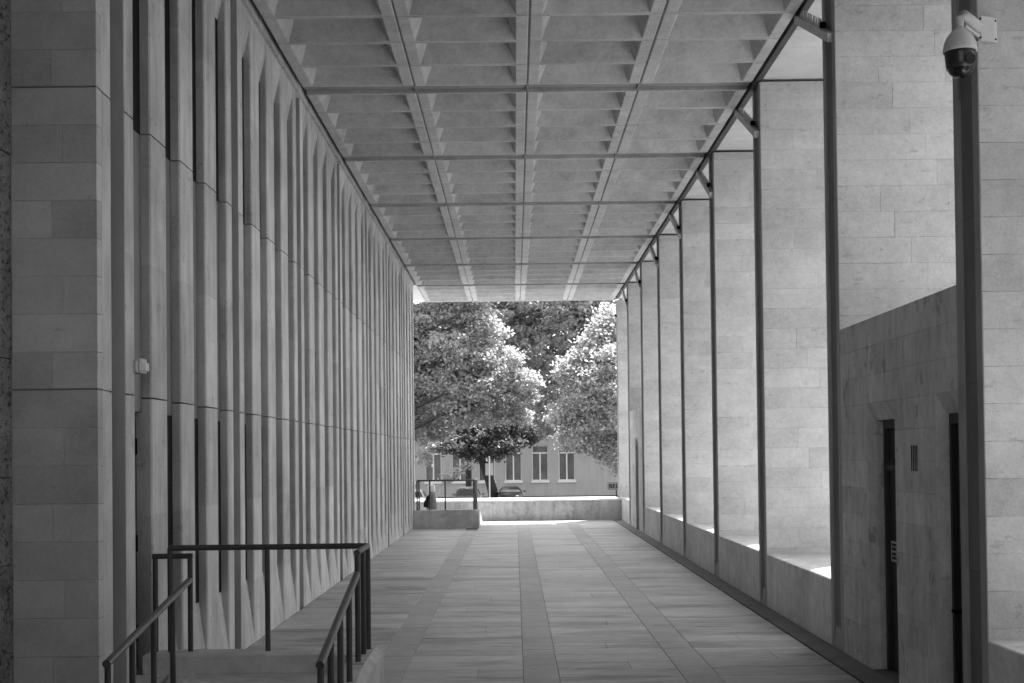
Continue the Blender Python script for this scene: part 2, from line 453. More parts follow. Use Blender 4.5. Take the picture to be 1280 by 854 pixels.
rw = thing('rough_stone_wall', 'dark pitted rough stone wall at the left edge beside the corner pier', 'wall', (-3.3, 5, 0))
zz = -0.1
while zz < 6.7:
    h = rnd.choice((0.55, 0.75, 0.95))
    for y0 in (2.0, 3.7, 5.3, 7.0):
        MB().box(-3.6, -3.187+rnd.uniform(-0.004, 0.004), y0+0.003, (y0+1.65 if y0 < 7 else CY0+0.06), zz+0.003, min(zz+h, 6.8)-0.003).build('stone_block', M['rough_stone'], rw)
    zz += h
MB().box(-6, -3.61, -4, 8.6, -0.2, 6.8).build('wall_core', M['rough_stone'], rw)

bw_ = thing('back_shade_wall', 'unseen plain stone wall added behind the camera to shade the near end', 'wall', (0, -5, 0))  # unseen walls added behind and at near right to darken the near end
MB().box(-6, XO+0.1, -5.4, -5.0, -0.2, 2.4).box(3.05, XO+0.1, -4.99, N0-B-0.01, -0.2, 6.36).build('wall_body', M['limestone'], bw_)
wg_ = thing('side_shade_wall', 'unseen plain stone wall added beside the near bays to shade them', 'wall', (8, 0, 0))  # unseen wall added to dim the light through the nearest bay
MB().box(8.0, 9.0, -8, 7.5, -0.2, 12.0).build('shade_wall', M['limestone'], wg_)

sb = thing('sensor_box', 'small pale grey box fixed on the left wall above the narrow slot door', 'sensor', (XL+0.02, 9.5, 2.5))
MB().prism([(XL-0.08, 9.47), (XL+0.035, 9.47), (XL+0.045, 9.50), (XL+0.045, 9.60), (XL+0.03, 9.63), (XL-0.08, 9.63)], 'z', 2.46, 2.56).build('housing', M['grey_plastic'], sb)
MB().prism([(XL+0.030, 9.465), (XL+0.062, 9.50), (XL+0.062, 9.60), (XL+0.046, 9.60), (XL+0.040, 9.50)], 'z', 2.475, 2.53).build('cover', M['white_plastic'], sb)
MB().box(XL-0.02, XL+0.02, 9.43, 9.47, 2.465, 2.54).build('bracket', M['strut'], sb)

# ------------------------------------------------------------------ coffered ceiling
ceil = thing('coffered_ceiling', 'grey concrete ceiling of deep rectangular coffers in four rows over the passage', 'ceiling', (0.2, 9.2, ZC))
CX0, CX1 = -2.555, 2.955
CW = (CX1-CX0)/4
CL = (B-0.33)/4
def coffer():
    b = MB()
    hx, hy = CW/2-0.009, CL/2-0.004
    ix, iy = CW/2-0.145, CL/2-0.050
    D = 0.25
    tx, ty = ix-0.115, iy-0.24
    c = 0.010
    R = [[(-hx+c,-hy+0.004,0),(hx-c,-hy+0.004,0),(hx-c,hy-0.004,0),(-hx+c,hy-0.004,0)],
         [(-ix-c,-iy-c,0),(ix+c,-iy-c,0),(ix+c,iy+c,0),(-ix-c,iy+c,0)],
         [(-ix,-iy,c),(ix,-iy,c),(ix,iy,c),(-ix,iy,c)],
         [(-tx,-ty,D),(tx,-ty,D),(tx,ty,D),(-tx,ty,D)]]
    O = [[(-hx,-hy,c),(hx,-hy,c),(hx,hy,c),(-hx,hy,c)], [(-hx,-hy,0.12),(hx,-hy,0.12),(hx,hy,0.12),(-hx,hy,0.12)]]
    rings = [O[1], O[0]] + R
    vs = [v for r in rings for v in r]
    fs = []
    for i in range(len(rings)-1):
        for j in range(4):
            j2 = (j+1) % 4
            fs.append((i*4+j, (i+1)*4+j, (i+1)*4+j2, i*4+j2))
    n = len(rings)-1
    fs.append((n*4+3, n*4+2, n*4+1, n*4+0))
    fs = [list(f)[::-1] for f in fs]
    b.add(vs, fs)
    return b.mesh('coffer', M['concrete'])
cof = coffer()
for c in (1, 2, 3):
    MB().box(CX0+CW*c-0.008, CX0+CW*c+0.008, S(0)+0.33, ROOF_END-0.3, ZC+0.02, ZC+0.11).build('joint_filler', M['concrete_dark'], ceil)
strip_m = MB().box(CX0, CX1, 0.0, 0.33, 0.05, 0.14).mesh('joint_strip', M['concrete_dark'])
for k in range(8):
    inst('joint_strip', strip_m, ceil, (0, S(k), ZC))
    for r in range(4):
        for c in range(4):
            o = inst('coffer', cof, ceil, (CX0+CW*(c+0.5), S(k)+0.33+CL*(r+0.5), ZC+rnd.uniform(-0.002, 0.002)))
MB().box(CX0-0.02, CX1, S(8)+0.002, ROOF_END+0.15, ZC-0.01, 7.1).build('end_beam', M['ledge'], ceil)
MB().box(CX0-0.02, CX1, -5, S(0)-0.002, ZC+0.02, 6.83).build('front_slab', M['concrete'], ceil)  # unseen ceiling slab, run back over the near end to darken it
MB().box(CX0, CX1, S(0)+0.001, S(8), 6.79, 6.84).build('coffer_back', M['concrete_dark'], ceil)
MB().box(XL-0.2, -2.602, 9.0, 35.72, 6.352, 6.59).build('wall_lip', M['fin_stone'], wall)
MB().box(CX0-0.30, CX0-0.005, 9.0, ROOF_END, 6.60, 6.79).build('shadow_gap', M['black'], ceil)
MB().box(2.982, 3.052, -5, ROOF_END, ZC-0.006, 6.78).build('edge_beam', M['beam_metal'], ceil)
MB().box(2.958, 2.979, -5, ROOF_END, ZC+0.15, 6.78).build('beam_gap', M['black'], ceil)
MB().box(-6, XO+0.165, -5, ROOF_END+0.14, 6.85, 7.3).build('roof_slab', M['concrete'], ceil)
MB().box(-7.5, -2.556, 35.74, ROOF_END+0.14, ZC+0.0, 6.84).build('side_soffit', M['ledge'], ceil)
# outer soffit of boards over the right bays
for k in range(-1, 8):
    y0 = N(k)
    for i in range(6):
        a, c = y0+B*i/6, y0+B*(i+1)/6
        MB().box(3.054, XO+0.165, a+0.004, min(c, ROOF_END+0.14)-0.004, ZC+0.012+rnd.uniform(0, 0.004), 6.5).build('soffit_board', M['ledge'], ceil)
MB().box(3.054, XO+0.165, -5, ROOF_END+0.14, 6.501, 6.845).build('soffit_back', M['concrete_dark'], ceil)

# ------------------------------------------------------------------ right piers
ordn = ['first', 'second', 'third', 'fourth', 'fifth', 'sixth', 'seventh', 'eighth', 'ninth']
pier_desc = ['pale block stone pier nearest on the right carrying the dome camera on its edge',
             'wide pale stone pier behind the near service room, second on the right',
             'third pale stone pier from the camera, first one standing between two open bays',
             'fourth pale stone pier from the camera on the right side of the passage',
             'fifth pale stone pier from the camera on the right side of the passage',
             'sixth pale stone pier from the camera on the right side of the passage',
             'seventh pale stone pier, just in front of the far service room',
             'eighth pale stone pier, just beyond the far service room',
             'last pale stone pier at the far right end of the passage by the parapet']
ZP = ZC - 0.02
NSRC = int(ZP//CH)
for k in range(-1, 9):
    y = N(k)
    lab = pier_desc[k] if k >= 0 else 'unseen pale stone pier added beside the camera on the right for shade'  # the pier before the first is unseen, added to shade the near end
    p = thing('stone_pier', lab, 'pier', (3.8, y+TH/2, 0), 'stone piers along the right side')
    MB().box(3.10, XO-0.004, y+0.0045, y+TH-0.002, -0.2, ZP).build('pier_core', M['limestone'], p)
    zb = -0.02
    i = 0
    while zb < ZP-0.02:
        zt = min(zb+CH, ZP)
        r = (i*7+k*3) % 5
        cuts = {0: [3.55, 4.15], 1: [3.85], 2: [3.42, 4.05], 3: [3.7, 4.3], 4: [3.95]}[r]
        if k >= 6: cuts = cuts[:1]
        xs = [3.024] + cuts + [XO]
        for x0, x1 in zip(xs, xs[1:]):
            block('stone_block', p, M['limestone'], x0+0.0008, x1-0.0008, y+rnd.uniform(-0.0012, 0.0012), y+0.114, zb+0.0009, zt-0.0009, 0.0022)
        zb = zt; i += 1
    for nm, a, c, mt, xf in (('edge_strip', 0.003, 0.115, 'pier_dark', XR), ('edge_strip', TH-0.105, TH-0.002, 'pier_dark', XR), ('groove_liner', 0.116, TH-0.106, 'groove', XR+0.02)):
        zcut = [0.0, 1.05, 2.30, 3.4, 4.23, 5.3, ZP]
        if k > 3: zcut = [0.0, 2.30, 4.23, ZP]
        for z0, z1 in zip(zcut, zcut[1:]):
            MB().box(xf, 3.0232 if a < 0.01 else 3.122, y+a, y+c, z0+0.0015, z1-0.0015).build(nm, M[mt], p)
    MB().prism([(XR+0.003, 0.0), (XR+0.003, 0.04), (XR+0.0195, 0.20), (XR+0.0195, 0.0)], 'y', y+0.117, y+TH-0.107).build('groove_foot', M['pier_dark'], p)

# low walls with wide ledges between the piers
lw_desc = {-1: 'low stone wall with wide ledge at the lower right corner in front of the nearest pier',
           1: 'low stone wall with ledge under the open bay next to the near service room',
           2: 'low stone wall with ledge under the second open bay from the camera',
           3: 'low stone wall with ledge under the third open bay from the camera',
           4: 'low stone wall with ledge under the fourth open bay from the camera',
           5: 'low stone wall with ledge in the open bay before the far service room',
           7: 'short low stone wall with ledge in the last bay beside the parapet'}
for k, lab in lw_desc.items():
    y0, y1 = N(k)+TH+0.002, N(k+1)-0.002
    w = thing('low_wall', lab, 'wall', (3.1, (y0+y1)/2, 0), 'low walls between the right piers')
    MB().prism([(XR, -0.01), (XR, SILL-0.008), (XR+0.008, SILL), (XR+0.22, SILL), (XR+0.22, -0.01)], 'y', y0, y1).build('wall_panel', M['spandrel'], w)
    n = 4
    for i in range(n):
        a, c = y0+(y1-y0)*i/n, y0+(y1-y0)*(i+1)/n
        MB().box(XR+0.223, XO+0.1, a+0.002, c-0.002, SILL-0.2, SILL-0.003).build('ledge_slab', M['ledge'], w)
    MB().box(XR+0.223, XO+0.05, y0, y1, -0.01, SILL-0.201).build('ledge_base', M['ledge'], w)

# service rooms: solid boxes between piers, with doors
ZBX = 2.985
def service_room(k, lab, doors, grille, near):
    y0, y1 = N(k)+TH+0.002, N(k+1)-0.002
    r = thing('service_room', lab, 'room', (3.6, (y0+y1)/2, 0), 'stone service rooms between the piers')
    MB().box(3.30, XO-0.1, y0, y1, -0.01, ZBX-0.02).build('room_core', M['black'], r)
    # cap of the room
    MB().box(3.30, XO-0.1, y0, y1, ZBX-0.019, ZBX-0.001).build('room_top', M['ledge'], r)
    zb = ZBX
    i = 0
    while zb > 0.02:
        za_ = max(zb-CH, -0.01)
        offs = 0.0 if i % 2 else 0.45
        cuts = [y0]
        yy = y0 + 0.35 + offs
        while yy < y1-0.25: cuts.append(yy); yy += 0.95
        cuts.append(y1)
        for a, c in zip(cuts, cuts[1:]):
            segs = [(a, c)]
            for (d0, d1, zt_face, zt_in) in doors:
                if za_ < zt_face-0.02:
                    ns = []
                    for s0, s1 in segs:
                        if s1 <= d0 or s0 >= d1: ns.append((s0, s1)); continue
                        if s0 < d0-0.01: ns.append((s0, d0))
                        if s1 > d1+0.01: ns.append((d1, s1))
                    segs = ns
            for s0, s1 in segs:
                if s1-s0 > 0.02:
                    block('stone_block', r, M['room_stone'], XR+rnd.uniform(-0.001, 0.001), 3.12, s0+0.001, s1-0.001, za_+0.0015, zb-0.0015, 0.0025, '-x')
        zb = za_; i += 1
    # backing so the joints stay dark stone, with door holes
    ys = [y0] + [v for d in sorted(doors) for v in (d[0]-0.003, d[1]+0.003)] + [y1]
    for a, c in zip(ys[0::2], ys[1::2]):
        if c > a+0.01: MB().box(XR+0.005, 3.299, a+0.001, c, -0.01, ZBX-0.005).build('wall_backing', M['room_stone'], r)
    for (d0, d1, zt_face, zt_in) in doors:
        MB().box(XR+0.005, 3.299, d0-0.0025, d1+0.0025, zt_face, ZBX-0.0055).build('wall_backing', M['room_stone'], r)
        # splayed lintel and far jamb
        MB().prism([(XR+0.001, zt_face-0.0025), (3.299, zt_face-0.0025), (3.299, zt_in), (3.10, zt_in)], 'y', d0+0.001, d1-0.001).build('splayed_lintel', M['room_stone'], r)
        MB().prism([(XR+0.003, d1-0.0015), (3.299, d1-0.0015), (3.299, d1-0.03), (3.10, d1-0.03)], 'z', 0.0, zt_in-0.001).build('splayed_jamb', M['room_stone'], r)
        dx = -0.045 if d1-d0 < 0.6 else 0.0
        fr = MB().box(3.15+dx, 3.20+dx, d1-0.075, d1-0.032, 0.0, zt_in-0.002).box(3.15+dx, 3.20+dx, d0+0.001, d0+0.035, 0.0, zt_in-0.002)
        fr.box(3.15+dx, 3.20+dx, d0+0.036, d1-0.076, zt_in-0.075, zt_in-0.002)
        if near: fr.box(3.155, 3.195, d0+0.036, d1-0.076, 1.69, 1.74)
        dob = MB().box(3.185+dx, 3.225+dx, d0+0.037, d1-0.077, 0.01, zt_in-0.077).build('door', M['door'], r)
        fo = fr.build('door_frame', M['door_frame'] if d1-d0 > 0.6 else M['door'], dob)
        if near and d1 - d0 < 0.6:
            yk = d1-0.17
            MB().tube([(3.139, yk, 0.72), (3.09, yk, 0.72), (3.08, yk+0.05, 0.72)], 0.012, 8).build('handle', M['black'], dob)
        if near and d1 - d0 > 0.6:
            ya, yb = d1-0.315, d1-0.12
            bd = MB().box(3.178, 3.184, ya, yb, 0.925, 1.095).build('door_sign', M['sign_white'], dob)
    if grille:
        ga, gb, z0, z1 = grille
        MB().box(3.10, 3.125, ga, gb, z0, z1).build('vent_back', M['black'], r)
        n = 4
        for i in range(n):
            y = ga + (gb-ga)*(i+0.2)/n
            MB().box(XR-0.0018, XR+0.0005, y, y+(gb-ga)/n*0.5, z0, z1).build('vent_slot', M['black'], r)
    return r
rm = service_room(0, 'dark stained stone service room with two narrow doors between the first two right piers',
                  [(10.81, 11.66, 2.275, 2.12), (N(0)+TH+0.004, 9.75, 2.275, 2.12)], (10.20, 10.38, 1.70, 1.895), True)
service_room(6, 'small distant stone service room with a narrow dark door between the far right piers',
             [(N(6)+1.5, N(6)+2.3, 2.275, 2.12)], None, False)
# the pictograms on the door sign: two framed squares (one over the other) with dark figures
sg = [o for o in rm.children_recursive if o.name.startswith('door_sign')][0]
ya, yb = 11.66-0.315, 11.66-0.12
for (z0, z1) in ((1.018, 1.078), (0.942, 1.002)):
    b = MB().box(3.1765, 3.1778, ya+0.012, yb-0.026, z0, z1)
    sgl = b.mesh('pictogram', M['sign_black'], world_loc(sg.parent))
    o = bpy.data.objects.new('pictogram', sgl); COL.objects.link(o); o.parent = sg.parent
    b = MB().box(3.1755, 3.1763, ya+0.03, ya+0.044, z0+0.01, z1-0.012).box(3.1755, 3.1763, ya+0.052, yb-0.04, z0+0.026, z0+0.036)
    o = bpy.data.objects.new('pictogram', b.mesh('pictogram', M['grey_plastic'], world_loc(sg.parent))); COL.objects.link(o); o.parent = sg.parent

# diagonal struts with bird spikes at the heads of the piers
for k in range(1, 9):
    ya, za_ = N(k)+0.06, 5.73
    yb, zb = ya+1.45, ZC-0.01
    st = thing('strut', 'slim diagonal strut with bird spikes at the head of the %s pier from the camera' % ordn[k], 'strut', (3.0, ya, za_), 'struts with bird spikes at the pier heads')
    d = Vector((0, yb-ya, zb-za_)).normalized(); nrm = Vector((0, -d.z, d.y))
    a, c = Vector((2.995, ya, za_)), Vector((2.995, yb, zb))
    def bar(a, c, w, h):
        vs = []
        for p_ in (a, c):
            for sx, sh in ((-1, -1), (1, -1), (1, 1), (-1, 1)):
                v = p_ + nrm*sh*h; vs.append((v.x+sx*w, v.y, v.z))
        return MB().add(vs, [(0,1,2,3), (7,6,5,4), (0,4,5,1), (1,5,6,2), (2,6,7,3), (3,7,4,0)])
    bar(a, c, 0.03, 0.042).build('bar', M['strut'], st)
    MB().tube([(2.965, ya+0.28, za_+0.21), (3.018, ya+0.28, za_+0.21)], 0.03, 10).build('bolt', M['black'], st)
    b = MB()
    for i in range(24):
        q = a.lerp(c, 0.24+0.70*i/23)
        t1 = q + nrm*0.042; t2 = q + nrm*0.12 + Vector((rnd.uniform(-0.008, 0.008), 0, 0))
        b.tube([t1, t2], 0.006, 4, caps=False)
    b.build('bird_spikes', M['strut'], st)

# ------------------------------------------------------------------ dome security camera on the nearest pier
cc = thing('dome_camera', 'white dome security camera on a bracket at the edge of the nearest right pier', 'camera', (2.87, 8.62, 4.45))
DX, DY = 2.86, 8.60
MB().lathe([(0.0, 0.175), (0.018, 0.172), (0.024, 0.15), (0.030, 0.138), (0.052, 0.122), (0.080, 0.088), (0.098, 0.048), (0.105, 0.010), (0.107, -0.008), (0.101, -0.010), (0.0, -0.010)][::-1], (DX, DY, 4.395), 32).build('hood', M['white_plastic'], cc)
MB().lathe([(0.0, -0.011), (0.097, -0.011), (0.096, -0.03), (0.090, -0.09), (0.084, -0.12), (0.0, -0.121)][::-1], (DX, DY, 4.395), 32).build('housing', M['dark_plastic'], cc)
MB().lathe([(0.078, -0.115)] + [(0.076*math.cos(t), -0.12-0.055*math.sin(t)) for t in [i*math.pi/2/8 for i in range(9)]][:], (DX, DY, 4.395), 32).build('dome', M['smoked'], cc)
MB().tube([(DX+0.03, DY-0.085, 4.32), (DX+0.032, DY-0.100, 4.318)], 0.034, 16).build('lens', M['smoked'], cc)
MB().tube([(DX, DY, 4.545), (DX, DY, 4.60), (DX+0.02, DY+0.005, 4.622), (DX+0.09, DY+0.05, 4.60), (DX+0.155, DY+0.09, 4.565)], [0.024, 0.027, 0.033, 0.036, 0.040], 12).build('arm', M['white_plastic'], cc)
MB().tube([(DX+0.04, DY+0.02, 4.56), (DX+0.15, DY+0.09, 4.515)], 0.012, 8).build('arm_rib', M['white_plastic'], cc)
MB().prism([(3.012, 8.695), (3.03, 8.69), (3.125, 8.728), (3.15, 8.746), (3.03, 8.746), (3.018, 8.80), (2.995, 8.80)], 'z', 4.485, 4.645).build('corner_plate', M['white_plastic'], cc)
for z in (4.505, 4.625):
    MB().tube([(3.135, 8.728, z), (3.135, 8.742, z)], 0.006, 8).build('screw', M['black'], cc)
    MB().tube([(3.022, 8.682, z), (3.022, 8.70, z)], 0.006, 8).build('screw', M['black'], cc)
MB().tube([(2.99, 8.69, 4.49), (2.97, 8.66, 4.43), (2.95, 8.65, 4.42)], 0.008, 8).build('cable', M['black'], cc)
MB().box(DX-0.055, DX-0.005, DY-0.1075, DY-0.1035, 4.41, 4.416).build('badge', M['grey_plastic'], cc)

# ------------------------------------------------------------------ ramp at the near left
def cheek(x0, x1, ch, prof, lab, cat='wall'):
    t = thing('ramp_cheek', lab, cat, ((x0+x1)/2, 9.0, 0), 'ramp cheek walls')
    # cross-section with chamfered top edges swept along the profile (y, z)
    vs, fs = [], []
    for (y, z) in prof:
        vs += [(x0, y, -0.3), (x0, y, z-ch), (x0+ch, y, z), (x1-ch, y, z), (x1, y, z-ch), (x1, y, -0.3)]
    n = 6
    for i in range(len(prof)-1):
        for j in range(n-1): fs.append((i*n+j, (i+1)*n+j, (i+1)*n+j+1, i*n+j+1))
    fs.append([0, 1, 2, 3, 4, 5]); m = (len(prof)-1)*n; fs.append([m+5, m+4, m+3, m+2, m+1, m])
    fs = [list(f)[::-1] for f in fs]
    MB().add(vs, fs).build('cheek_body', M['ramp_concrete'], t)
    return t
ct = cheek(-1.20, -0.975, 0.05, [(6.6, 0.03), (8.0, 0.33), (9.03, 0.475), (9.94, 0.478)], 'low concrete cheek wall with chipped chamfer under the sloping right handrail')
b = MB()
for (y0, y1) in ((9.44, 9.57), (9.07, 9.20), (8.58, 8.72)):
    zt = 0.482 if y0 > 9 else 0.425
    b.box(-1.13, -1.02, y0-0.02, y1-0.05, zt-0.05, zt+0.004)
b.build('post_pads', M['ramp_concrete'], ct)
cheek(-2.46, -2.235, 0.05, [(6.6, -0.02), (8.8, 0.27), (9.86, 0.385), (9.93, 0.386)], 'low concrete cheek wall with chamfered edge under the sloping left handrail')
ew = thing('ramp_end_wall', 'low grey concrete step wall closing the ramp head at the near left', 'wall', (-1.9, 9.7, 0))
MB().prism([(9.60, -0.01), (9.60, 0.462), (9.608, 0.47), (9.92, 0.47), (9.92, -0.01)], 'x', XL+0.003, -1.202).build('wall_body', M['ramp_concrete'], ew)
rp = thing('ramp', 'grey concrete ramp landing between the two cheek walls at the near left', 'ramp', (-1.8, 8.5, 0))
MB().prism([(9.598, -0.01), (9.598, 0.342), (9.0, 0.342), (6.6, 0.0), (6.6, -0.01)], 'x', -2.233, -1.203).build('ramp_deck', M['ramp_concrete'], rp)
MB().prism([(9.598, -0.01), (9.598, 0.34), (9.0, 0.34), (8.97, 0.335), (8.97, -0.01)], 'x', XL-0.12, -2.463).build('threshold', M['ramp_concrete'], rp)

def rail_set(name, lab, cat, loc, rails, posts, group=None, rr=0.021, pr=0.019, rmat='rail_metal'):
    t = thing(name, lab, cat, loc, group)
    for pts in rails: MB().tube(pts, rr, 12).build('rail', M[rmat], t)
    for (x, y, z0, z1) in posts: MB().tube([(x, y, z0), (x, y, z1)], pr, 10).build('post', M['rail_metal'], t)
    return t
ZR = 1.215
XRR = -1.065
rail_set('guard_rail', 'dark metal guard rail with level top bar across the head of the near ramp', 'railing', (-1.8, 9.8, 0.47),
         [[(-2.50, 9.80, ZR), (-1.11, 9.80, ZR), (-1.075, 9.79, ZR), (XRR, 9.75, ZR), (XRR, 9.11, ZR)]],
         [(-2.49, 9.80, 0.471, ZR), (-1.79, 9.80, 0.471, ZR), (XRR, 9.78, 0.475, ZR), (XRR, 9.47, 0.475, ZR), (XRR, 9.13, 0.475, ZR)])
def slope(x, y): return None
def lin(y, ya, za_, yb, zb): return za_+(zb-za_)*(y-ya)/(yb-ya)
rz = lambda y: lin(y, 9.1, 1.07, 7.4, 0.74)
rail_set('handrail', 'sloping metal handrail on close posts along the right side of the near ramp', 'handrail', (XRR, 8.3, 0.3),
         [[(XRR, y, rz(y)) for y in (9.10, 8.2, 7.36)]],
         [(XRR, y, max(0.05, lin(y, 9.03, 0.475, 8.0, 0.33))-0.03, rz(y)-0.005) for y in (8.66, 8.22, 7.79, 7.39)], 'sloping ramp handrails', 0.024, 0.0195, 'handrail_metal')
lz = lambda y: lin(y, 9.82, 0.985, 7.83, 0.69)
XLL = -2.35
rail_set('handrail', 'sloping metal handrail at lower left below the small upright metal loop', 'handrail', (XLL, 8.8, 0.3),
         [[(XLL, y, lz(y)) for y in (9.80, 8.8, 7.80)]],
         [(XLL, y, lin(y, 9.86, 0.385, 8.8, 0.27)-0.03, lz(y)-0.005) for y in (9.31, 8.82, 8.33, 7.83)], 'sloping ramp handrails', 0.024, 0.0195, 'handrail_metal')
rail_set('rail_loop', 'upright dark metal loop rail at the left wall next to the slot door', 'railing', (-2.5, 9.82, 0.38),
         [[(-2.62, 9.82, 1.155), (XLL+0.019, 9.82, 1.155)]], [(-2.60, 9.82, 0.35, 1.15), (XLL, 9.82, 0.36, 1.15)], None, 0.0195, 0.0195)

# ------------------------------------------------------------------ far stair block, rail, parapet
fb = thing('stair_end_wall', 'low grey concrete wall with rounded corner at the far left end', 'wall', (-1.8, 35.3, 0))
MB().prism([(XL+0.004, -0.01), (XL+0.004, 0.47), (-1.06, 0.47), (-0.99, 0.44), (-0.955, 0.37), (-0.945, -0.01)], 'y', 35.2, 35.5).build('wall_body', M['ramp_concrete'], fb)
MB().prism([(35.502, -0.4), (35.502, 0.46), (36.2, 0.44), (38.7, 0.0), (38.7, -0.4)], 'x', -1.2, -0.948).build('cheek', M['coping'], fb)
rail_set('guard_rail', 'dark metal guard rail standing on the low wall at the far left end', 'railing', (-1.8, 35.3, 0.47),
         [[(-2.55, 35.3, 1.235), (-1.10, 35.3, 1.235), (-1.06, 35.35, 1.235), (-1.06, 37.6, 1.235)]],
         [(-2.55, 35.3, 0.46, 1.23), (-2.50, 35.33, 0.46, 1.23), (-2.22, 35.3, 0.46, 1.23), (-1.82, 35.3, 0.46, 1.23), (-1.08, 35.3, 0.46, 1.23)] +
         [(-1.06, y, 0.1, 1.23) for y in (35.8, 36.3, 36.8, 37.3)], None, 0.022, 0.021)
stt = thing('stair', 'stone stair going down behind the far left low wall', 'stair', (-2.2, 37, -0.65))
for i in range(6):
    MB().box(-1.21-0.34*(i+1), -1.21-0.34*i, 35.55, 38.7, ZS, -0.02-0.17*i).build('tread', M['ramp_concrete'], stt)
pp = thing('parapet', 'broad low stone parapet with sunlit top closing the far end of the passage', 'wall', (0, 39, 0))
xs = [-9.0, -6.6, -4.2, -2.0, -0.75, 1.1, 2.2, 3.01]
for x0, x1 in zip(xs, xs[1:]):
    MB().prism([(38.86, -0.3), (38.86, 0.53), (38.87, 0.54), (39.3, 0.54), (39.3, -0.3)], 'x', x0+0.002, x1-0.002).build('parapet_panel', M['parapet'], pp)
    MB().box(x0+0.002, x1-0.002, 38.84, 41.05, 0.542, 0.59).build('coping_stone', M['coping'], pp)
MB().box(-9, 3.0, 39.31, 41.0, -0.3, 0.541).build('parapet_core', M['parapet'], pp)

